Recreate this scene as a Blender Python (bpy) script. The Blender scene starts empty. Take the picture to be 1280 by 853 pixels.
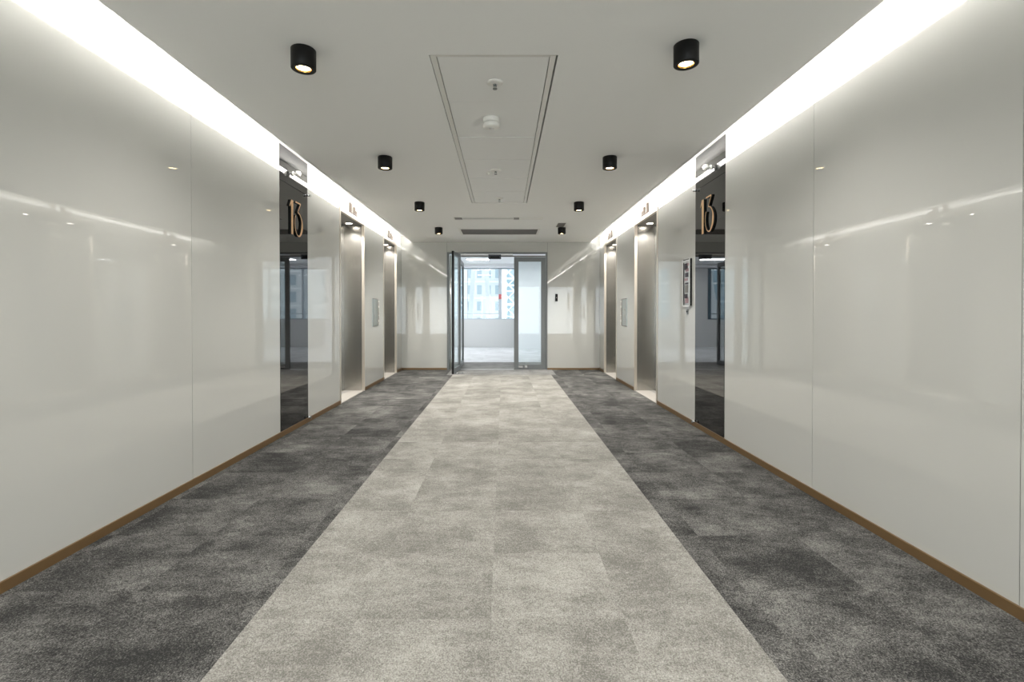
import bpy, bmesh, math, random
from mathutils import Vector, Matrix
random.seed(4)
C = bpy.context.scene.collection
S = bpy.context.scene
PI = math.pi

# ------------------------------------------------------------------ camera, world, exposure
CAM_H = 1.22
cd = bpy.data.cameras.new('camera'); cam = bpy.data.objects.new('camera', cd); C.objects.link(cam)
cam.location = (0, 0, CAM_H); cam.rotation_euler = (math.radians(89.5), 0, 0)
cd.sensor_width = 36; cd.lens = 17.16; cd.shift_x = 0.0082; cd.shift_y = -0.0232
cd.clip_start = 0.02; cd.clip_end = 500
S.camera = cam
S.view_settings.view_transform = 'Standard'; S.view_settings.look = 'None'
S.view_settings.gamma = 1; S.view_settings.use_curve_mapping = False
S.view_settings.exposure = 0.31
w = bpy.data.worlds.new('world'); S.world = w; w.use_nodes = True
bg = w.node_tree.nodes['Background']; bg.inputs[0].default_value = (0.93, 0.97, 1.0, 1); bg.inputs[1].default_value = 1.55
COVE = 18.0          # LED strip radiance
SPOT = 104.0          # ceiling can lights (W)
SOFFIT = 125.0         # lift soffit lights (W)
OFFICE = 45.0         # office ceiling panels radiance
LENS = 14.0

def area(name, loc, rot, sx, sy, energy, col):
    d = bpy.data.lights.new(name, 'AREA'); d.shape = 'RECTANGLE'; d.size = sx; d.size_y = sy; d.energy = energy; d.color = col
    o = bpy.data.objects.new(name, d); C.objects.link(o); o.location = loc; o.rotation_euler = rot; return o
area('fill_behind', (-.065, -5.75, 1.4), (PI/2, 0, 0), 4.1, 2.6, 160, (.97, .985, 1))      # added fill lamp outside the unseen back glazing, standing in for daylight
# ------------------------------------------------------------------ dimensions (m)
XL, XR = -2.19, 2.06       # glass faces of the side walls
YF, YB = 10.48, -5.5       # far wall, wall behind the camera
H = 2.74                   # ceiling
CT = 2.883                 # cove top
CL, CR = -1.967, 1.847     # ceiling edges along the coves
XC = -0.062                # corridor centre

# ------------------------------------------------------------------ helpers
def lin(c):
    return tuple((v/255/12.92 if v/255 <= .04045 else ((v/255+.055)/1.055)**2.4) for v in c)
def mat(name, col, rough=.5, metal=0, ior=1.5, spec=.5, emit=None, estr=0, raw=False):
    m = bpy.data.materials.new(name); m.use_nodes = True
    b = m.node_tree.nodes['Principled BSDF']
    c = col if raw else lin(col)
    b.inputs['Base Color'].default_value = (*c, 1); b.inputs['Roughness'].default_value = rough
    b.inputs['Metallic'].default_value = metal; b.inputs['IOR'].default_value = ior
    b.inputs['Specular IOR Level'].default_value = spec
    if emit:
        b.inputs['Emission Color'].default_value = (*emit, 1); b.inputs['Emission Strength'].default_value = estr
    return m
def N(m, t, **kw):
    n = m.node_tree.nodes.new(t)
    for k, v in kw.items():
        if k in n.inputs: n.inputs[k].default_value = v
        else: setattr(n, k, v)
    return n
def L(m, a, b): m.node_tree.links.new(a, b)

def box(bm, x0, x1, y0, y1, z0, z1, mi=0):
    x0, x1 = min(x0, x1), max(x0, x1); y0, y1 = min(y0, y1), max(y0, y1); z0, z1 = min(z0, z1), max(z0, z1)
    v = [bm.verts.new(p) for p in ((x0,y0,z0),(x1,y0,z0),(x1,y1,z0),(x0,y1,z0),(x0,y0,z1),(x1,y0,z1),(x1,y1,z1),(x0,y1,z1))]
    for f in ((0,3,2,1),(4,5,6,7),(0,1,5,4),(1,2,6,5),(2,3,7,6),(3,0,4,7)):
        bm.faces.new([v[i] for i in f]).material_index = mi
def cyl(bm, c, r, h, axis='z', r2=None, seg=32, mi=0, caps=True):
    """cylinder starting at c and growing h along the axis"""
    r2 = r if r2 is None else r2
    A = {'z': lambda a, q, t: (c[0]+q*math.cos(a), c[1]+q*math.sin(a), c[2]+t),
         'x': lambda a, q, t: (c[0]+t, c[1]+q*math.cos(a), c[2]+q*math.sin(a)),
         'y': lambda a, q, t: (c[0]+q*math.cos(a), c[1]+t, c[2]+q*math.sin(a))}[axis]
    a = [bm.verts.new(A(2*PI*i/seg, r, 0)) for i in range(seg)]
    b = [bm.verts.new(A(2*PI*i/seg, r2, h)) for i in range(seg)]
    for i in range(seg):
        j = (i+1) % seg; f = bm.faces.new((a[i], a[j], b[j], b[i])); f.smooth = True; f.material_index = mi
    if caps: bm.faces.new(a[::-1]).material_index = mi; bm.faces.new(b).material_index = mi
def lathe(bm, c, prof, seg=32, mi=0):
    """profile of (radius, z) turned about the vertical through c"""
    rings = [[bm.verts.new((c[0]+max(r, 1e-4)*math.cos(2*PI*i/seg), c[1]+max(r, 1e-4)*math.sin(2*PI*i/seg), c[2]+z)) for i in range(seg)] for r, z in prof]
    for a, b in zip(rings, rings[1:]):
        for i in range(seg):
            j = (i+1) % seg; f = bm.faces.new((a[i], a[j], b[j], b[i])); f.smooth = True; f.material_index = mi
def bar(bm, p, q, t, t2=None):
    p, q = Vector(p), Vector(q); d = (q-p).normalized()
    u = d.cross(Vector((0,1,0)) if abs(d.y) < .9 else Vector((1,0,0))).normalized(); v = d.cross(u)
    t2 = t2 or t; rs = []
    for o in (p, q): rs.append([bm.verts.new(o+u*a*t/2+v*b*t2/2) for a, b in ((-1,-1),(1,-1),(1,1),(-1,1))])
    for i in range(4):
        j = (i+1) % 4; bm.faces.new((rs[0][i], rs[0][j], rs[1][j], rs[1][i]))
    bm.faces.new(rs[0][::-1]); bm.faces.new(rs[1])
def obj(name, bm, mats, parent=None, bevel=0):
    me = bpy.data.meshes.new(name)
    bmesh.ops.recalc_face_normals(bm, faces=bm.faces)
    if bevel:
        bmesh.ops.bevel(bm, geom=[e for e in bm.edges if len(e.link_faces) == 2 and e.calc_face_angle(0) > .6], offset=bevel, segments=2, affect='EDGES', profile=.7)
    bm.to_mesh(me); bm.free()
    for m in (mats if isinstance(mats, (list, tuple)) else [mats]): me.materials.append(m)
    o = bpy.data.objects.new(name, me); C.objects.link(o)
    if parent: o.parent = parent
    return o
def NB(): return bmesh.new()
def tag(o, label, cat, group=None, kind=None):
    o['label'] = label; o['category'] = cat
    if group: o['group'] = group
    if kind: o['kind'] = kind
    return o
def thing(name, label, cat, loc=(0,0,0), rotz=0, group=None, kind=None):
    o = bpy.data.objects.new(name, None); C.objects.link(o); o.location = loc; o.rotation_euler = (0,0,rotz)
    o.empty_display_size = .05
    return tag(o, label, cat, group, kind)
def dup(root, loc, label, rotz=None):
    def cp(o, par):
        c = o.copy(); C.objects.link(c)
        if par: c.parent = par
        for ch in [k for k in bpy.data.objects if k.parent == o]: cp(ch, c)
        return c
    r = cp(root, None); r.location = loc; r['label'] = label
    if rotz is not None: r.rotation_euler = (0,0,rotz)
    return r
def bx(name, m, *a, parent=None, bevel=0):
    b = NB(); box(b, *a); return obj(name, b, m, parent, bevel)
def structure(o, label, cat): return tag(o, label, cat, None, 'structure')
def lamp(name, kind, loc, energy, col, parent=None, **kw):
    d = bpy.data.lights.new(name, kind); d.energy = energy; d.color = col
    for k, v in kw.items(): setattr(d, k, v)
    o = bpy.data.objects.new(name, d); C.objects.link(o); o.location = loc
    if parent: o.parent = parent
    return o

# ------------------------------------------------------------------ materials
M = {}
M['white_glass'] = mat('white_back_painted_glass', (189, 189, 184), .012, ior=1.7)
M['seam'] = mat('dark_joint', (70, 70, 66), .6)
M['black_glass'] = mat('black_glass', (10, 9, 9), .02, ior=2.05)
M['ceiling'] = mat('ceiling_paint', (240, 240, 237), .75, spec=.25)
M['tile'] = mat('ceiling_tile_metal', (236, 236, 233), .55, spec=.3)
M['white'] = mat('white_plastic', (232, 230, 224), .4)
M['white_trim'] = mat('white_trim', (228, 226, 220), .45)
M['grey_trim'] = mat('grey_gap', (96, 96, 92), .6)
M['bronze'] = mat('bronze_skirting', (122, 97, 66), .4, metal=.4)
M['champagne'] = mat('champagne_metal', (192, 184, 172), .34, metal=.6)
M['black'] = mat('black_paint', (15, 14, 13), .5, spec=.25)
M['dark_bronze'] = mat('dark_bronze', (110, 96, 84), .5, metal=.3)
M['soffit'] = mat('dark_soffit', (78, 74, 68), .35)
M['stone'] = mat('pale_stone', (178, 173, 166), .25)
M['gold'] = mat('polished_gold', (236, 196, 150), .3, metal=.7)
M['brass'] = mat('brass_reflector', (205, 165, 95), .25, metal=1)
M['alu'] = mat('grey_aluminium', (112, 115, 115), .45, metal=.25)
M['alu_light'] = mat('satin_steel', (196, 194, 190), .28, metal=.9)
M['chrome'] = mat('chrome', (225, 225, 225), .12, metal=1)
M['rubber'] = mat('black_rubber', (8, 8, 8), .7)
M['red'] = mat('red_sticker', (206, 104, 106), .5)
M['office_wall'] = mat('office_wall', (204, 206, 206), .7)
M['office_white'] = mat('office_white', (236, 238, 240), .7)
M['win_frame'] = mat('window_frame', (186, 196, 204), .45, metal=.2)
M['win_dark'] = mat('teal_window_frame', (60, 84, 96), .45, metal=.2)
M['grille'] = mat('grille_grey', (120, 116, 112), .6)
M['paper'] = mat('paper', (225, 220, 220), .6)
M['pink'] = mat('notice_pink', (160, 130, 134), .6)
M['ink'] = mat('notice_ink', (60, 52, 60), .6)
M['led'] = mat('led', (255, 250, 240), .5, emit=(1, .975, .945), estr=COVE)
M['lens'] = mat('warm_lamp', (255, 230, 180), .5, emit=(1, .78, .42), estr=LENS)
M['lens_cool'] = mat('soffit_lamp', (255, 245, 230), .5, emit=(1, .93, .82), estr=14)
M['troffer'] = mat('office_lamp', (255, 255, 255), .5, emit=(.97, .99, 1), estr=OFFICE)
M['facade'] = mat('pale_facade', (222, 226, 228), .8)
M['facade2'] = mat('grey_blue_facade', (150, 176, 188), .8)
M['facade_win'] = mat('facade_glazing', (172, 188, 196), .2)
M['steel_white'] = mat('white_painted_steel', (240, 244, 246), .5)

# brushed steel
def brushed(name, col, rough):
    m = mat(name, col, rough, metal=1); b = m.node_tree.nodes['Principled BSDF']
    tc = N(m, 'ShaderNodeTexCoord'); mp = N(m, 'ShaderNodeMapping'); mp.inputs['Scale'].default_value = (300, 300, 1.5)
    nz = N(m, 'ShaderNodeTexNoise'); nz.inputs['Scale'].default_value = 1; nz.inputs['Detail'].default_value = 3
    L(m, tc.outputs['Object'], mp.inputs[0]); L(m, mp.outputs[0], nz.inputs['Vector'])
    r = N(m, 'ShaderNodeMapRange'); r.inputs['To Min'].default_value = rough-.015; r.inputs['To Max'].default_value = rough+.03
    L(m, nz.outputs['Fac'], r.inputs['Value']); L(m, r.outputs[0], b.inputs['Roughness'])
    bp = N(m, 'ShaderNodeBump'); bp.inputs['Strength'].default_value = .008; L(m, nz.outputs['Fac'], bp.inputs['Height']); L(m, bp.outputs[0], b.inputs['Normal'])
    return m
M['steel'] = brushed('brushed_steel', (182, 180, 175), .24)
M['steel_plate'] = brushed('brushed_plate', (176, 180, 176), .3)

# thin clear glass: fresnel mix of transparent and glossy
def thin_glass(name, tint):
    m = bpy.data.materials.new(name); m.use_nodes = True; nt = m.node_tree
    nt.nodes.remove(nt.nodes['Principled BSDF']); out = nt.nodes['Material Output']
    tr = N(m, 'ShaderNodeBsdfTransparent'); tr.inputs[0].default_value = (*tint, 1)
    gl = N(m, 'ShaderNodeBsdfGlossy'); gl.inputs['Roughness'].default_value = .02
    fr = N(m, 'ShaderNodeFresnel'); fr.inputs[0].default_value = 1.5
    mx = N(m, 'ShaderNodeMixShader')
    ge = N(m, 'ShaderNodeNewGeometry'); iv = N(m, 'ShaderNodeMath', operation='SUBTRACT'); iv.inputs[0].default_value = 1; L(m, ge.outputs['Backfacing'], iv.inputs[1])
    mu = N(m, 'ShaderNodeMath', operation='MULTIPLY'); L(m, fr.outputs[0], mu.inputs[0]); L(m, iv.outputs[0], mu.inputs[1]); L(m, mu.outputs[0], mx.inputs[0]); L(m, tr.outputs[0], mx.inputs[1]); L(m, gl.outputs[0], mx.inputs[2]); L(m, mx.outputs[0], out.inputs[0])
    return m
M['glass'] = thin_glass('clear_glass', (.95, .98, .98)); M['win_glass'] = thin_glass('window_glass', (.93, .965, .98))

# carpet tiles: per-tile direction and shade, cloudy patches, fine loop pile
def carpet(name, c_dark, c_mid, c_light, contrast=1.0, tile=.532, off=(0,0)):
    m = mat(name, (128,128,128), .95, spec=.08); b = m.node_tree.nodes['Principled BSDF']
    tc = N(m, 'ShaderNodeTexCoord'); mp = N(m, 'ShaderNodeMapping'); mp.inputs['Location'].default_value = (off[0], off[1], 0)
    L(m, tc.outputs['Object'], mp.inputs[0]); P = mp.outputs[0]
    dv = N(m, 'ShaderNodeVectorMath', operation='SCALE'); dv.inputs['Scale'].default_value = 1/tile; L(m, P, dv.inputs[0])
    fl = N(m, 'ShaderNodeVectorMath', operation='FLOOR'); L(m, dv.outputs[0], fl.inputs[0])
    wn = N(m, 'ShaderNodeTexWhiteNoise', noise_dimensions='2D'); L(m, fl.outputs[0], wn.inputs['Vector'])
    # each tile shifts the cloud pattern so patches break at tile edges
    sh = N(m, 'ShaderNodeVectorMath', operation='SCALE'); sh.inputs['Scale'].default_value = .8; L(m, wn.outputs['Color'], sh.inputs[0])
    ad = N(m, 'ShaderNodeVectorMath', operation='ADD'); L(m, P, ad.inputs[0]); L(m, sh.outputs[0], ad.inputs[1])
    def noise(vec, sc, det, ro, stretch=(1,1,1)):
        q = N(m, 'ShaderNodeMapping'); q.inputs['Scale'].default_value = stretch; L(m, vec, q.inputs[0])
        n = N(m, 'ShaderNodeTexNoise'); n.inputs['Scale'].default_value = sc; n.inputs['Detail'].default_value = det; n.inputs['Roughness'].default_value = ro
        L(m, q.outputs[0], n.inputs['Vector']); return n.outputs['Fac']
    n1 = noise(ad.outputs[0], 2.6, 6, .66); n2 = noise(P, 1.1, 4, .6); n3 = noise(ad.outputs[0], 11, 8, .75, (.7, 1.5, 1)); n5 = noise(P, 55, 4, .7)
    n4 = noise(P, 190, 2, .6); 
    vo = N(m, 'ShaderNodeTexVoronoi'); vo.inputs['Scale'].default_value = 170
    qv = N(m, 'ShaderNodeMapping'); qv.inputs['Scale'].default_value = (1.0, .75, 1); L(m, P, qv.inputs[0]); L(m, qv.outputs[0], vo.inputs['Vector'])
    def math_(op, a, b_):
        n = N(m, 'ShaderNodeMath', operation=op)
        for i, v in enumerate((a, b_)):
            if isinstance(v, (int, float)): n.inputs[i].default_value = v
            else: L(m, v, n.inputs[i])
        return n.outputs[0]
    s = math_('ADD', math_('MULTIPLY', n1, .9), math_('MULTIPLY', n2, .45))
    s = math_('ADD', s, math_('MULTIPLY', n3, .55))
    s = math_('ADD', s, math_('MULTIPLY', wn.outputs['Value'], .07))
    s = math_('ADD', s, math_('MULTIPLY', math_('SUBTRACT', n4, .5), 1.1))
    s = math_('SUBTRACT', s, math_('MULTIPLY', vo.outputs['Distance'], .32))
    s = math_('ADD', s, math_('MULTIPLY', math_('SUBTRACT', n5, .5), .55))
    s = math_('SUBTRACT', s, .375)
    s = math_('ADD', math_('MULTIPLY', math_('SUBTRACT', s, .5), contrast), .5)
    cr = N(m, 'ShaderNodeValToRGB'); e = cr.color_ramp.elements
    e[0].position = .22; e[0].color = (*lin(c_dark), 1); e[1].position = .8; e[1].color = (*lin(c_light), 1)
    x = cr.color_ramp.elements.new(.5); x.color = (*lin(c_mid), 1)
    L(m, s, cr.inputs[0]); L(m, cr.outputs[0], b.inputs['Base Color'])
    bp = N(m, 'ShaderNodeBump'); bp.inputs['Strength'].default_value = .5; bp.inputs['Distance'].default_value = .004
    hh = math_('ADD', math_('MULTIPLY', vo.outputs['Distance'], -1.0), n4); L(m, hh, bp.inputs['Height']); L(m, bp.outputs[0], b.inputs['Normal'])
    return m
M['carpet_dark'] = carpet('dark_grey_carpet', (46, 46, 45), (86, 85, 83), (130, 129, 125), 1.15)
M['carpet_light'] = carpet('light_grey_carpet', (106, 104, 99), (141, 139, 133), (170, 168, 162), .95, off=(.05, .2))
M['carpet_mid'] = carpet('mid_grey_carpet', (108, 107, 105), (134, 133, 131), (158, 157, 155), 1.0)
M['carpet_office'] = carpet('pale_office_carpet', (170, 172, 174), (196, 198, 200), (214, 216, 218), .8)

# ------------------------------------------------------------------ structure: floor
RL, RR = -1.0, 0.937       # edges of the light runner
b = NB(); box(b, XL-.6, XR+.6, YB-.2, YF+.02, -.1, 0); structure(obj('floor', b, M['carpet_dark']), 'dark grey carpet tile floor of the lift lobby', 'floor')
tag(bx('carpet_runner', M['carpet_light'], RL, RR, YB+.02, 9.6, 0, .004), 'pale grey carpet strip running down the middle of the lobby', 'carpet')
tag(bx('door_mat', M['carpet_mid'], RL-.12, RR+.1, 9.61, YF+.01, 0, .0035), 'mid grey carpet band in front of the glass door', 'carpet')
structure(bx('floor_office', M['carpet_office'], -8, 8, 12.1, 17.6, -.1, 0), 'pale carpet floor of the office beyond the door', 'floor')
structure(bx('floor_entry', M['carpet_mid'], -8, 8, YF+.02, 12.1, -.1, 0), 'grey carpet floor just past the glass door', 'floor')

# ------------------------------------------------------------------ structure: ceiling with cove slots
PX0, PX1, PY0, PY1 = -.44, .322, 2.888, 6.77       # access panel hole
b = NB()
for a in ((CL, PX0, YB, YF), (PX1, CR, YB, YF), (PX0, PX1, YB, PY0), (PX0, PX1, PY1, YF)): box(b, *a, H, 2.90)
box(b, PX0, PX1, PY0, PY1, 2.80, 2.90)
box(b, XL-.1, CL, YB, YF, CT, CT+.06); box(b, CR, XR+.1, YB, YF, CT, CT+.06)
structure(obj('ceiling', b, M['ceiling']), 'plain off-white plaster ceiling', 'ceiling')

# ------------------------------------------------------------------ structure: side walls
GAP = .002
def side_wall(name, x, s, segs, lifts, label):
    """s = +1: wall body lies at smaller x (left wall). Panels 12 mm proud of a dark joint backing."""
    b = NB()
    def bk(y0, y1, z0, z1): box(b, x-s*.012, x-s*.10, y0, y1, z0, z1, 1)
    def pn(y0, y1, z0, z1): box(b, x, x-s*.012, y0+GAP, y1-GAP, z0, z1, 0)
    for y0, y1 in segs:
        pn(y0, y1, .05, CT); bk(y0, y1, 0, CT)
    for y0, y1 in lifts:
        pn(y0, y1, 2.65, CT); bk(y0, y1, 2.66, CT)
    return structure(obj(name, b, [M['white_glass'], M['seam']]), label, 'wall')
LY = [(6.52, 7.67), (8.88, 9.97)]
side_wall('wall_left', XL, 1, [(YB, -3.5), (-3.5, -1.35), (-1.35, .8), (.8, 3.43), (3.43, 4.78), (5.46, 6.52), (7.67, 8.88), (9.97, YF)], LY, 'glossy white glass panelled wall on the left')
side_wall('wall_right', XR, -1, [(YB, -3.3), (-3.3, -.65), (-.65, 1.94), (1.94, 3.25), (3.25, 4.545), (5.247, 6.52), (7.67, 8.88), (9.97, YF)], LY, 'glossy white glass panelled wall on the right')
# backing behind the black glass doors
# skirting boards
def skirt(name, x, s, runs, label):
    b = NB()
    for y0, y1 in runs: box(b, x+s*.011, x-s*.01, y0, y1, 0, .05)
    return structure(obj(name, b, M['bronze'], bevel=.0015), label, 'skirting')
skirt('baseboard_left', XL, 1, [(YB, 6.518), (7.672, 8.878), (9.972, YF)], 'slim bronze skirting along the left wall')
skirt('baseboard_right', XR, -1, [(YB, 6.518), (7.672, 8.878), (9.972, YF)], 'slim bronze skirting along the right wall')

# far wall
DX0, DX1, DZ = -1.215, .94, 2.525
b = NB()
def fp(x0, x1, z0, z1): box(b, x0+GAP, x1-GAP, YF, YF+.012, z0, z1, 0); box(b, x0, x1, YF+.012, YF+.12, z0, z1, 1)
fp(XL-.1, DX0, 0, CT+.05); fp(DX1, XR+.1, 0, CT+.05); fp(DX0, DX1, DZ, CT+.05)
structure(obj('wall_far', b, [M['white_glass'], M['seam']]), 'glossy white glass end wall around the glass door', 'wall')
b = NB(); box(b, XL, DX0, YF-.011, YF, 0, .04); box(b, DX1, XR, YF-.011, YF, 0, .04)
structure(obj('baseboard_far', b, M['bronze'], bevel=.001), 'slim bronze skirting under the end wall', 'skirting')

# wall behind the camera: unseen, glazed full width to carry the added fill light
b = NB()
box(b, XL-.1, XL+.06, YB-.12, YB, 0, CT+.05); box(b, XR-.06, XR+.1, YB-.12, YB, 0, CT+.05); box(b, XL+.06, XR-.06, YB-.12, YB, 2.7, CT+.05)
structure(obj('wall_back', b, M['white_glass']), 'white wall behind the viewer with an added full width glazed opening', 'wall')
b = NB()
for x0, x1 in ((XL+.06, XL+.12), (XR-.12, XR-.06), (-.095, -.035)): box(b, x0, x1, YB-.09, YB-.03, 0, 2.7)
for z0, z1 in ((0, .06), (2.64, 2.7)): box(b, XL+.12, XR-.12, YB-.09, YB-.03, z0, z1)
wf = structure(obj('window_4', b, M['alu']), 'grey framed glazing added behind the viewer for fill light', 'window')
bx('pane', M['win_glass'], XL+.12, XR-.12, YB-.065, YB-.055, .06, 2.64, parent=wf)

# ------------------------------------------------------------------ black glass panel doors with the floor number
def numeral_stroke(pts, widths, depth, bm):
    """pts (u, v) polyline with widths -> extruded ribbon, face at +x (material 0), sides material 1"""
    n = len(pts); Lp, Rp = [], []
    for i in range(n):
        a = Vector(pts[max(i-1, 0)]); c = Vector(pts[min(i+1, n-1)]); d = (c-a).normalized(); nn = Vector((-d.y, d.x))
        Lp.append(Vector(pts[i])+nn*widths[i]/2); Rp.append(Vector(pts[i])-nn*widths[i]/2)
    rows = []
    for i in range(n):
        rows.append([bm.verts.new((xx, q.x, q.y)) for xx in (0, depth) for q in (Lp[i], Rp[i])])
    for r, t in zip(rows, rows[1:]):
        bm.faces.new((r[2], r[3], t[3], t[2])).material_index = 0
        bm.faces.new((r[0], t[0], t[1], r[1])).material_index = 1
        bm.faces.new((r[0], r[2], t[2], t[0])).material_index = 1
        bm.faces.new((r[1], t[1], t[3], r[3])).material_index = 1
    bm.faces.new((rows[0][0], rows[0][1], rows[0][3], rows[0][2])).material_index = 1
    bm.faces.new((rows[-1][0], rows[-1][2], rows[-1][3], rows[-1][1])).material_index = 1
def catmull(P, k=8):
    out = []
    for i in range(len(P)-1):
        p0, p1, p2, p3 = [P[max(min(j, len(P)-1), 0)] for j in (i-1, i, i+1, i+2)]
        for t in range(k):
            t /= k; out.append(tuple(.5*((2*b_)+(-a+c)*t+(2*a-5*b_+4*c-d)*t*t+(-a+3*b_-3*c+d)*t**3) for a, b_, c, d in zip(p0, p1, p2, p3)))
    out.append(P[-1]); return out
def black_door(name, x, s, y0, y1, label):
    """local +x points into the lobby; u runs in the reading direction"""
    yc = (y0+y1)/2; hw = (y1-y0)/2-.003
    t = thing(name, label, 'door', (x, yc, 0), 0 if s > 0 else PI, group='black glass panels with floor number')
    far = 1 if s > 0 else -1                       # local y of the far edge
    bx('glass_leaf', M['black_glass'], -.012, .002, -hw, hw, .052, 2.527, parent=t)
    bx('transom_glass', M['black_glass'], -.012, .002, -hw, hw, 2.531, CT-.002, parent=t)
    bx('backing', M['black'], -.1, -.0125, -hw, hw, .0, CT-.002, parent=t)
    for z in (2.53, .055):
        b = NB(); cyl(b, (.0, far*(hw-.012), z), .013, .03, 'x', seg=20); cyl(b, (.03, far*(hw-.012), z), .017, .008, 'x', seg=20)
        obj('pivot_hinge', b, M['chrome'], t)
    b = NB()
    cyl(b, (.002, -.045*far, 2.665), .024, .012, 'x'); cyl(b, (.014, -.045*far, 2.665), .012, .03, 'x'); cyl(b, (.044, -.045*far, 2.665), .032, .035, 'x', r2=.026)
    cyl(b, (.079, -.045*far, 2.665), .013, .012, 'x', r2=.008)
    obj('sidewall_sprinkler', b, M['white'], t)['label'] = 'small white round fitting near the top'
    # numerals, reading direction = local +y on both sides
    # left wall: from the lobby, reading runs towards larger world y; right wall: towards smaller world y (local +y after 180 deg turn)
    off = -.15 if s > 0 else -.175
    z0 = 2.03; hh = .352
    b = NB(); 
    numeral_stroke([(.055, 0), (.055, hh)], [.05, .05], .014, b)
    numeral_stroke([(.0, hh*.80), (.04, hh*.985)], [.012, .02], .014, b)
    for v in b.verts: v.co.y += off; v.co.z += z0; v.co.x += .004
    obj('number_one', b, [M['gold'], M['black']], t)
    b = NB()
    numeral_stroke([(.135, hh), (.262, hh)], [.014, .014], .014, b)
    numeral_stroke([(.262, hh), (.19, hh*.72)], [.012, .012], .014, b)
    P = catmull([(.19, hh*.72), (.245, hh*.67), (.292, hh*.52), (.303, hh*.36), (.285, hh*.17), (.245, hh*.04), (.205, hh*.01), (.16, hh*.07), (.128, hh*.22), (.118, hh*.38), (.125, hh*.52), (.14, hh*.60)], 6)
    W = []
    for i in range(len(P)):
        k = i/(len(P)-1); W.append(.011+.032*math.exp(-((k-.31)/.13)**2))
    numeral_stroke(P, W, .014, b)
    for v in b.verts: v.co.y += off; v.co.z += z0; v.co.x += .004
    obj('number_three', b, [M['gold'], M['black']], t)
    return t
black_door('black_glass_door', XL, 1, 4.78, 5.46, 'tall black glass panel with gold 13 in the left wall')
black_door('black_glass_door', XR, -1, 4.545, 5.247, 'tall black glass panel with gold 13 in the right wall')

# ------------------------------------------------------------------ lift entrances
def lift(x, s, y0, y1, label):
    yc = (y0+y1)/2; hw = (y1-y0)/2; iw = hw-.027; D = .30
    t = thing('lift_entrance', label, 'lift door', (x, yc, 0), 0 if s > 0 else PI, group='stainless steel lift entrances')
    n = -1 if s > 0 else 1                        # local y sign of the near side
    b = NB(); e = .0015
    box(b, -.03, .012, -hw+e, -iw, .0, 2.648); box(b, -.03, .012, iw, hw-e, .0, 2.648); box(b, -.03, .012, -iw, iw, 2.59, 2.648)
    obj('architrave', b, M['champagne'], t, bevel=.002)
    for q in (-1, 1): bx('jamb', M['steel'], -D, -.031, q*iw, q*(iw+.025), .0, 2.59, parent=t)
    bx('soffit', M['soffit'], -D-.05, -.031, -iw-.025, iw+.025, 2.591, 2.63, parent=t)
    for q in (-1, 1):
        b = NB(); lathe(b, (-.17, q*.36, 2.591), [(.058, 0), (.058, -.006), (.047, -.008), (.044, -.003)]); o = obj('soffit_light', b, M['white'], t)
        b = NB(); cyl(b, (-.17, q*.36, 2.584), .044, .003); obj('lamp_lens', b, M['lens_cool'], o)
        lamp('soffit_lamp', 'SPOT', (-.17, q*.36, 2.575), SOFFIT, (1, .965, .91), t, spot_size=math.radians(126), spot_blend=.6, shadow_soft_size=.04)
    bx('sill', M['stone'], -D-.05, .0, -iw, iw, -.001, .005, parent=t)
    b = NB(); 
    for q in (-.29, -.27, -.25): box(b, -D-.0+.02+(q+.29), -D+.026+(q+.29), -iw, iw, .005, .0065)
    obj('sill_groove', b, M['alu'], t)
    for q in (-1, 1):
        b = NB(); box(b, -D-.045, -D-.002, q*.0015, q*(iw+.024), .008, 2.59); obj('door_panel', b, M['steel'], t, bevel=.002)
    # lantern bracket on the head of the frame
    b = NB(); box(b, .004, .022, -.17, .17, 2.652, 2.664)
    for yy, hz in ((.145, .125), (.10, .125), (-.03, .10), (-.07, .10), (-.115, .055), (-.15, .055)):
        box(b, .006, .018, n*yy-.011, n*yy+.011, 2.664, 2.664+hz)
    for yy, z1 in ((.1225, 2.789), (-.1325, 2.719)): box(b, .006, .018, n*yy-.02, n*yy+.02, z1-.012, z1)
    obj('lantern', b, M['dark_bronze'], t)
    return t
lift(XL, 1, 6.52, 7.67, 'steel lift door in the left wall, nearest the black glass panel')
lift(XL, 1, 8.88, 9.97, 'steel lift door in the left wall, beside the glass door')
lift(XR, -1, 6.52, 7.67, 'steel lift door in the right wall, nearest the framed notice')
lift(XR, -1, 8.88, 9.97, 'steel lift door in the right wall, beside the far corner')

# ------------------------------------------------------------------ call stations between the lifts
def call_station(x, s, label):
    t = thing('lift_call_panel', label, 'lift call panel', (x, 8.37, 1.23), 0 if s > 0 else PI, group='lift call panels')
    n = -1 if s > 0 else 1
    bx('plate', M['steel_plate'], 0, .012, n*-.07+0, n*.23, -.235, .235, parent=t, bevel=.002)
    b = NB()
    for q in (-1, 1): box(b, .012, .016, n*.08-.15, n*.08+.15, q*.23-.006, q*.23+.006)
    box(b, .012, .016, n*-.07-.004, n*-.07+.004, -.235, .235); box(b, .012, .016, n*.23-.004, n*.23+.004, -.235, .235)
    obj('plate_rim', b, M['grille'], t)
    bx('indicator_strip', M['white_trim'], 0, .010, n*-.20, n*-.11, -.215, .20, parent=t, bevel=.001)
    for z, hz in ((.15, .07), (.02, .13), (-.09, .07), (-.19, .05)):
        bx('indicator_mark', M['grille'], .010, .0115, n*-.175, n*-.135, z-hz/2, z+hz/2, parent=t)
    for z in (.05, -.05):
        b = NB(); cyl(b, (.012, n*.08, z), .022, .006, 'x', seg=24); obj('call_button', b, M['alu_light'], t)
call_station(XL, 1, 'steel lift call panel on the left wall between two lifts')
call_station(XR, -1, 'steel lift call panel on the right wall between two lifts')

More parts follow.
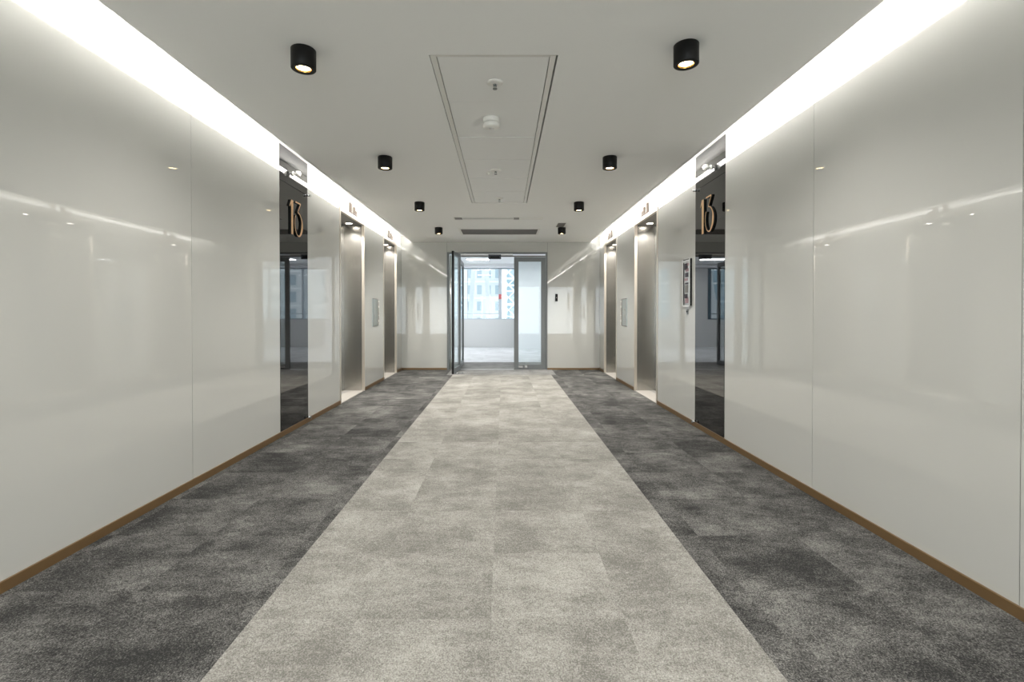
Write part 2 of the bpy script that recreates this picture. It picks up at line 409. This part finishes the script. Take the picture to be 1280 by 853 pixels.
# ------------------------------------------------------------------ framed notice and key switch on the right wall
t = thing('framed_notice', 'slim black framed notice board on right wall beside black glass', 'notice board', (XR, 5.4525, 1.30))
b = NB(); w2 = .112
for q in (-1, 1): box(b, -.022, 0, q*w2, q*(w2-.012), 0, .52)
box(b, -.022, 0, -w2+.012, w2-.012, 0, .012); box(b, -.022, 0, -w2+.012, w2-.012, .508, .52)
obj('frame', b, M['black'], t)
b = NB()
for q in (-1, 1): box(b, -.024, -.0221, q*w2, q*(w2-.02), 0, .52); box(b, -.024, -.0221, -w2+.02, w2-.02, .25+q*.26, .25+q*.26-q*.02)
obj('bezel', b, M['office_wall'], t)
bx('board', M['alu_light'], -.014, -.001, -w2+.012, w2-.012, .012, .508, parent=t)
for z, hz, k, sy in ((.44, .07, 'ink', .02), (.40, .035, 'pink', -.01), (.345, .05, 'ink', .0), (.295, .03, 'pink', .02), (.25, .02, 'ink', 0), (.19, .09, 'grille', .005), (.11, .05, 'ink', .02), (.06, .06, 'pink', 0), (.46, .03, 'pink', -.03)):
    bx('notice_strip', M[k], -.0155, -.014, sy-.045, sy+.05, z-hz/2, z+hz/2, parent=t)
t = thing('key_switch', 'tiny grey key switch under the framed notice', 'switch', (XR, 5.46, 1.235))
bx('plate', M['alu'], -.008, 0, -.022, .022, -.03, .03, parent=t, bevel=.002)
b = NB(); cyl(b, (-.014, 0, .002), .012, .006, 'x', seg=20); obj('keyhole', b, M['black'], t)

# access reader on the end wall
t = thing('card_reader', 'small black card reader on the end wall right of the door', 'card reader', (1.134, YF, 1.55))
bx('case', M['black'], -.027, .027, -.018, 0, -.08, .08, parent=t, bevel=.004)
b = NB(); cyl(b, (0, -.0195, 0), .006, .002, 'y', seg=16); obj('indicator', b, M['white'], t)

# ------------------------------------------------------------------ glass entrance (door_1)
d1 = thing('door_1', 'grey aluminium glass double door in the end wall, left leaf open', 'door', (0, YF, 0), kind='structure')
b = NB()
box(b, DX0+.002, DX0+.05, -.035, .1, 0, DZ-.002); box(b, DX1-.035, DX1-.002, -.012, .1, 0, DZ-.002)
box(b, DX0+.05, DX1-.035, -.005, .1, DZ-.035, DZ-.002)
obj('frame', b, M['alu'], d1, bevel=.002)
bx('head_rail', M['alu_light'], DX0+.3, .2, -.014, .02, DZ-.07, DZ-.037, parent=d1)
b = NB(); box(b, DX0+.3, DX1-.04, -.004, .06, DZ-.095, DZ-.071); obj('head_track', b, M['grille'], d1)
# inner left post
bx('side_post', M['alu'], -.985, -.925, .0, .06, 0, DZ-.036, parent=d1)
bx('side_pane', M['glass'], DX0+.05, -.985, .025, .035, .02, DZ-.036, parent=d1)
# right leaf, closed
def leaf(name, wdt, hgt, par, loc, rotz, label=None, s=.095):
    o = bpy.data.objects.new(name, bpy.data.meshes.new(name))
    b = NB()
    box(b, 0, s, -.022, .022, .012, hgt); box(b, wdt-s, wdt, -.022, .022, .012, hgt)
    box(b, s, wdt-s, -.022, .022, .012, .012+.10); box(b, s, wdt-s, -.022, .022, hgt-s, hgt)
    o = obj(name, b, M['alu'], par, bevel=.003); o.location = loc; o.rotation_euler = (0,0,rotz)
    bx('pane', M['glass'], s, wdt-s, -.005, .005, .112, hgt-s, parent=o)
    if label: o['label'] = label
    return o
r = leaf('door_leaf', .675, 2.42, d1, (.225, .02, 0), 0, 'closed right leaf')
b = NB(); 
box(b, .095, .19, -.034, -.022, .045, .085); box(b, .225, .285, -.036, -.022, .04, .095); cyl(b, (.255, -.042, .067), .014, .008, 'y', seg=18)
obj('bottom_lock', b, M['chrome'], r)
# left leaf, folded open into the lobby
l = leaf('door_leaf', .80, 2.45, d1, (-.935, -.02, 0), -PI/2-.0875, 'left leaf standing open towards the lobby', .07)
bx('edge_seal', M['rubber'], .801, .812, -.021, .021, .01, 2.45, parent=l)
for q, name in ((-1, 'pull_handle'),):
    b = NB(); yq = q*.06
    cyl(b, (.72, yq, .10), .014, 2.27, 'z', seg=20)
    for z in (.25, 1.2, 2.2): cyl(b, (.72, min(yq, q*.02), z), .008, abs(yq-q*.02), 'y', seg=12)
    obj(name, b, M['alu_light'], l)
b = NB(); cyl(b, (.74, .06, .004), .03, .018); cyl(b, (.68, .16, .006), .05, .012, r2=.04); box(b, .66, .72, .02, .16, .008, .016)
obj('floor_stop', b, M['chrome'], l)
# inner screen leaf just past the door
l2 = leaf('screen_leaf', .95, 2.40, d1, (-.962, .14, 0), PI/2, 'glazed leaf past the opening, seen edge on')
tag(bx('threshold_strip', M['alu_light'], -.92, .22, YF+.0, YF+.05, .003, .008), 'thin metal threshold strip under the glass door', 'threshold')
t = thing('door_sensor', 'dark grey motion sensor on the glass door head', 'sensor', (-.19, YF-.02, 2.41))
bx('case', mat('sensor_grey', (52, 56, 66), .4), -.135, .135, -.05, .0, -.04, .06, parent=t, bevel=.008)
bx('sensor_window', M['black'], -.1, .1, -.053, -.05, -.02, .02, parent=t)

# ------------------------------------------------------------------ cove LED strips
for nm, x, s, lb in (('left', CL, -1, 'long warm white light strip hidden in the left ceiling cove'), ('right', CR, 1, 'long warm white light strip hidden in the right ceiling cove')):
    t = thing('cove_light', lb, 'light', (x, 0, 2.775), group='cove light strips')
    bx('channel', M['white_trim'], 0, s*.008, YB+.05, YF-.03, -.03, .03, parent=t)
    bx('led_strip', M['led'], s*.0085, s*.0115, YB+.06, YF-.04, -.022, .022, parent=t)

# ------------------------------------------------------------------ black cylinder downlights
def downlight(loc, label):
    t = thing('downlight', label, 'ceiling light', loc, group='black cylinder downlights')
    b = NB(); lathe(b, (0,0,0), [(0, 0), (.066, 0), (.069, -.003), (.069, -.110), (.066, -.1135), (.044, -.1135), (.042, -.108)], 48); obj('housing', b, M['black'], t)
    b = NB(); lathe(b, (0,0,0), [(.0425, -.111), (.040, -.104), (.034, -.092)], 40); obj('reflector', b, M['brass'], t)
    b = NB(); cyl(b, (0,0,-.104), .037, .004); obj('lamp_lens', b, M['lens'], t)
    lamp('lamp_glow', 'SPOT', (0,0,-.112), SPOT, (1, .97, .925), t, spot_size=math.radians(150), spot_blend=1, shadow_soft_size=.03)
    return t
rowY = [2.83, 4.77, 6.72, 8.70]
ords = ['nearest the viewer', 'second from the viewer', 'third from the viewer', 'nearest the glass door']
first = None
for i, y in enumerate(rowY+[.88, -1.06, -3.0]):
    for x, sd in ((-1.155, 'left'), (1.035, 'right')):
        yy = y-.05 if (sd == 'right' and i == 0) else y
        lb = f'black cylinder ceiling light in the {sd} row, {ords[i]}' if i < 4 else f'black cylinder ceiling light in the {sd} row, behind the viewer'
        if first is None: first = downlight((x, yy, H), lb)
        else: dup(first, (x, yy, H), lb)

# ------------------------------------------------------------------ recessed ceiling panel run
t = thing('ceiling_panel_frame', 'long white frame around the ceiling access tiles', 'ceiling frame', (XC, (PY0+PY1)/2, H))
hx, hy = (PX1-PX0)/2, (PY1-PY0)/2
b = NB()
for q in (-1, 1):
    box(b, q*(hx-.008), q*(hx-.042), -hy+.008, hy-.008, .002, .02); box(b, -hx+.042, hx-.042, q*(hy-.008), q*(hy-.02), .002, .02)
obj('frame', b, M['white_trim'], t)
b = NB(); box(b, -hx+.001, hx-.001, -hy+.001, hy-.001, .05, .055); obj('shadow_gap', b, M['grey_trim'], t)
ty = [2.911, 3.535, 4.243, 4.865, 5.51, 6.14, 6.747]
names = ['nearest the viewer, holding a sprinkler', 'second, holding the drum detector', 'third from the viewer', 'fourth, holding a round sprinkler', 'fifth from the viewer', 'last, nearest the slot diffuser']
for i in range(6):
    cy = (ty[i]+ty[i+1])/2; hl = (ty[i+1]-ty[i])/2-.0025
    b = NB(); box(b, -.335, .335, -hl, hl, 0, .02)
    o = obj('ceiling_tile', b, M['tile'], bevel=.006); o.location = (XC, cy, H+.003+(.003 if i == 1 else 0))
    tag(o, 'white metal ceiling tile, '+names[i], 'ceiling tile', 'ceiling access tiles')
def sprinkler(loc, r, label):
    t = thing('sprinkler', label, 'sprinkler', loc, group='ceiling sprinklers')
    b = NB(); lathe(b, (0,0,0), [(0, 0), (r, 0), (r, -.004), (r*.8, -.010), (r*.45, -.012), (0, -.012)]); obj('rose', b, M['white'], t)
    b = NB(); cyl(b, (0,0,-.024), .008, .012, seg=14); bar(b, (-.012,0,-.012), (-.006,0,-.04), .003); bar(b, (.012,0,-.012), (.006,0,-.04), .003); cyl(b, (0,0,-.044), .015, .003, seg=18)
    obj('head', b, M['alu'], t)
zt = H+.003
sprinkler((-.057, 3.236, zt), .054, 'white round ceiling sprinkler on the nearest tile')
sprinkler((-.085, 5.22, zt), .060, 'white round ceiling sprinkler on the fourth tile')
sprinkler((-.055, 6.50, zt), .052, 'white round ceiling sprinkler on the last tile')
t = thing('smoke_detector', 'white drum shaped detector on the second ceiling tile', 'detector', (-.095, 3.84, zt+.003))
b = NB(); lathe(b, (0,0,0), [(0, 0), (.064, 0), (.066, -.006), (.066, -.030), (.060, -.034)]); obj('base', b, M['white'], t)
b = NB(); lathe(b, (0,0,0), [(.054, -.034), (.066, -.039), (.066, -.066), (.058, -.074), (.03, -.078), (0, -.078)]); obj('drum', b, M['white'], t)
b = NB(); lathe(b, (0,0,0), [(.02, -.078), (.02, -.084), (0, -.086)], 20); obj('lens', b, M['alu_light'], t)
t = thing('indicator_lamp', 'tiny white indicator beside the fourth tile sprinkler', 'indicator', (-.165, 5.30, zt))
b = NB(); lathe(b, (0,0,0), [(0, 0), (.018, 0), (.018, -.01), (.012, -.022), (0, -.024)], 20); obj('dome', b, M['white'], t)

# slot diffuser and return grille
t = thing('slot_diffuser', 'long thin slot diffuser across the ceiling', 'air diffuser', (-.085, 7.85, H))
b = NB(); 
for q in (-1, 1): box(b, -.715, .715, q*.085, q*.095, -.004, 0)
for x0, x1 in ((-.715, -.705), (.705, .715)): box(b, x0, x1, -.085, .085, -.004, 0)
obj('frame', b, M['white_trim'], t)
for x0, x1, k in ((-.70, -.58, 'grille'), (-.578, .245, 'tile'), (.247, .335, 'grille'), (.337, .70, 'white')):
    bx('slot_section', M[k], x0, x1, -.083, .083, -.003, -.0005, parent=t)
for y in (-.03, .03): bx('slot', M['grey_trim'], -.57, .24, y-.006, y+.006, -.0045, -.003, parent=t)
t = thing('air_grille', 'wide grey return air grille with white rim before the door', 'air grille', (-.078, 9.12, H-.002))
gx, gy = .70, .29
b = NB()
for q in (-1, 1): box(b, -gx-.04, gx+.04, q*gy, q*(gy+.035), -.008, 0); box(b, q*gx, q*(gx+.04), -gy, gy, -.008, 0)
obj('rim', b, M['white_trim'], t, bevel=.002)
b = NB(); box(b, -gx, gx, -gy, gy, -.001, -.0002); obj('plenum', b, M['grey_trim'], t)
b = NB()
for i in range(19):
    y = -gy+.015+i*(2*gy-.03)/18; bar(b, (-gx, y, -.004), (gx, y, -.004), .0035, .014)
obj('louvres', b, M['grille'], t)
t = thing('ceiling_speaker', 'small grey square ceiling plate right of the grille', 'ceiling plate', (.985, 8.42, H))
bx('plate', M['white_trim'], -.075, .075, -.2, .2, -.005, 0, parent=t, bevel=.001)
bx('mesh_face', M['grille'], -.065, .065, -.19, .19, -.0065, -.005, parent=t)

# ------------------------------------------------------------------ office beyond
WY = 17.5
OC = 2.95
structure(bx('ceiling_office', M['office_white'], -8, 8, YF+.12, WY+.1, OC, OC+.1), 'white office ceiling beyond the door', 'ceiling')
structure(bx('wall_office_left', M['office_white'], -8.1, -8, YF+.12, WY+.1, 0, OC), 'white side wall of the office on the left', 'wall')
structure(bx('wall_office_right', M['office_white'], 8, 8.1, YF+.12, WY+.1, 0, OC), 'white side wall of the office on the right', 'wall')
b = NB(); box(b, -8, XL-.1, YF+.02, YF+.12, 0, OC); box(b, XR+.1, 8, YF+.02, YF+.12, 0, OC)
structure(obj('wall_office_back', b, M['office_white']), 'office side of the lobby end wall', 'wall')
wins = [(-5.9, -3.2, 'win_dark'), (-1.87, .5, 'win_frame'), (1.65, 5.2, 'win_frame')]
b = NB(); box(b, -8, 8, WY, WY+.1, 0, .99); box(b, -8, 8, WY, WY+.1, 2.82, OC)
edges = [-8]+[e for w_ in wins for e in w_[:2]]+[8]
for i in range(0, len(edges), 2): box(b, edges[i], edges[i+1], WY, WY+.1, .99, 2.82)
structure(obj('wall_office_far', b, M['office_wall']), 'pale grey office wall below and between the windows', 'wall')
structure(bx('trim_1', M['office_white'], -8, 8, WY-.35, WY-.002, 2.84, OC-.001), 'white bulkhead above the office windows', 'trim')
structure(bx('trim_2', M['office_white'], .44, 1.62, 16.4, WY-.36, 0, OC-.001), 'white office pier seen through the right door leaf', 'pier')
for i, (x0, x1, fm) in enumerate(wins):
    wn = thing(f'window_{i+1}', ['teal framed office window on the left', 'wide office window seen through the open door', 'office window to the right behind the pier'][i], 'window', ((x0+x1)/2, WY, .99), kind='structure')
    hw = (x1-x0)/2; b = NB(); tf = .05 if fm == 'win_frame' else .12
    box(b, -hw, hw, -.01, .08, 0, .03); box(b, -hw, hw, -.01, .08, 1.80, 1.83)
    box(b, -hw, -hw+tf, -.01, .08, .03, 1.80); box(b, hw-tf, hw, -.01, .08, .03, 1.80)
    obj('window_frame', b, M[fm], wn)
    bx('pane', M['win_glass'], -hw+tf, hw-tf, .03, .04, .03, 1.80, parent=wn)
    if i == 1:
        c = (x0+x1)/2
        m1 = bx('mullion', M['win_frame'], -.178-c, -.07-c, -.02, .08, .03, 1.80, parent=wn)
        bx('mullion', M['win_frame'], -1.305-c, -1.285-c, -.005, .06, .03, 1.80, parent=wn)
        bx('transom', M['win_frame'], -hw+tf, -.178-c, -.005, .06, .19, .215, parent=wn)
        bx('warning_sticker', M['red'], -.176-c, -.075-c, -.023, -.02, .73, .90, parent=wn)
    elif i == 2:
        for x in (-.6, .6): bx('mullion', M['win_frame'], x-.03, x+.03, -.005, .06, .03, 1.80, parent=wn)
        bx('transom', M['win_frame'], -hw+tf, hw-tf, -.005, .055, .19, .215, parent=wn)
    else:
        bx('transom', M['win_dark'], -hw+tf, hw-tf, -.005, .06, .19, .215, parent=wn)
ft = None
for y in (12.9, 15.7):
    for x in (-4.4, -2.6, -.83, 2.7, 4.5):
        lb = f'flat office ceiling light panel, {"window side" if y > 14 else "door side"} row'
        if ft is None:
            ft = thing('office_light', lb, 'ceiling light', (x, y, OC), group='office ceiling lights')
            b = NB(); box(b, -.37, .37, -.16, .16, -.012, 0); obj('tray', b, M['white_trim'], ft, bevel=.002)
            bx('diffuser', M['troffer'], -.35, .35, -.14, .14, -.015, -.0122, parent=ft)
        else: dup(ft, (x, y, OC), lb)

# ------------------------------------------------------------------ outside: leaning steel columns, crane mast, buildings
def prism_between(name, p, q, wd, dp, label):
    b = NB(); bar(b, p, q, wd, dp); o = obj(name, b, M['steel_white'])
    tag(o, label, 'column', 'leaning white columns outside'); return o
prism_between('leaning_column', (-1.55, 18.6, -3), (-.95, 18.6, 5.5), .17, .3, 'white leaning steel column outside the wide window, left one')
prism_between('leaning_column', (-.35, 18.6, -3), (-.78, 18.6, 5.5), .15, .3, 'white leaning steel column outside the wide window, right one')
prism_between('leaning_column', (-4.6, 18.9, -3), (-3.1, 18.9, 6), .42, .4, 'thick white leaning column outside the teal window')
prism_between('leaning_column', (2.6, 18.9, -3), (3.6, 18.9, 6), .3, .4, 'white leaning column outside the right window')
# lattice mast
t = thing('lattice_mast', 'white lattice crane mast outside right of the mullion', 'crane mast', (.62, 62, -12))
b = NB()
for x in (-.8, .8):
    for y in (-.8, .8): bar(b, (x, y, 0), (x, y, 26), .16)
obj('mast_leg', b, M['steel_white'], t)
for y in (-.8, .8):
    b = NB()
    for k in range(16):
        z = k*1.6
        bar(b, (-.8, y, z), (.8, y, z+1.6), .09); bar(b, (.8, y, z), (-.8, y, z+1.6), .09); bar(b, (-.8, y, z), (.8, y, z), .1)
    obj('bracing', b, M['steel_white'], t)
def building(name, x0, x1, y, z0, z1, m, cols, rows, label, ww=.62, wh=.6):
    t = thing(name, label, 'building', ((x0+x1)/2, y, z0), group='buildings outside')
    hw = (x1-x0)/2; hh = z1-z0
    bx('facade', m, -hw, hw, 0, 12, 0, hh, parent=t)
    cw = 2*hw/cols; rh = hh/rows
    for i in range(cols):
        for j in range(rows):
            cx = -hw+cw*(i+.5); cz = rh*(j+.5)
            f = bx('window', M['facade_win'], cx-cw*ww/2, cx+cw*ww/2, -.08, 0, cz-rh*wh/2, cz+rh*wh/2, parent=t)
    b = NB()
    for j in range(rows+1): box(b, -hw, hw, -.5, 0, rh*j-.18, rh*j+.12)
    obj('floor_band', b, M['steel_white'], t)
building('office_block', -12, -.3, 90, -14, 22, M['facade'], 7, 12, 'pale office block outside the wide window', .5, .55)
building('tower_block', .6, 12, 84, -14, 26, M['facade2'], 6, 12, 'blue grey tower block outside behind the lattice mast')
building('long_block', -44, -14, 95, -14, 14, M['facade2'], 9, 8, 'low blue grey block outside on the left')
building('white_block', 14, 46, 95, -14, 16, M['facade'], 9, 9, 'white block outside on the right')
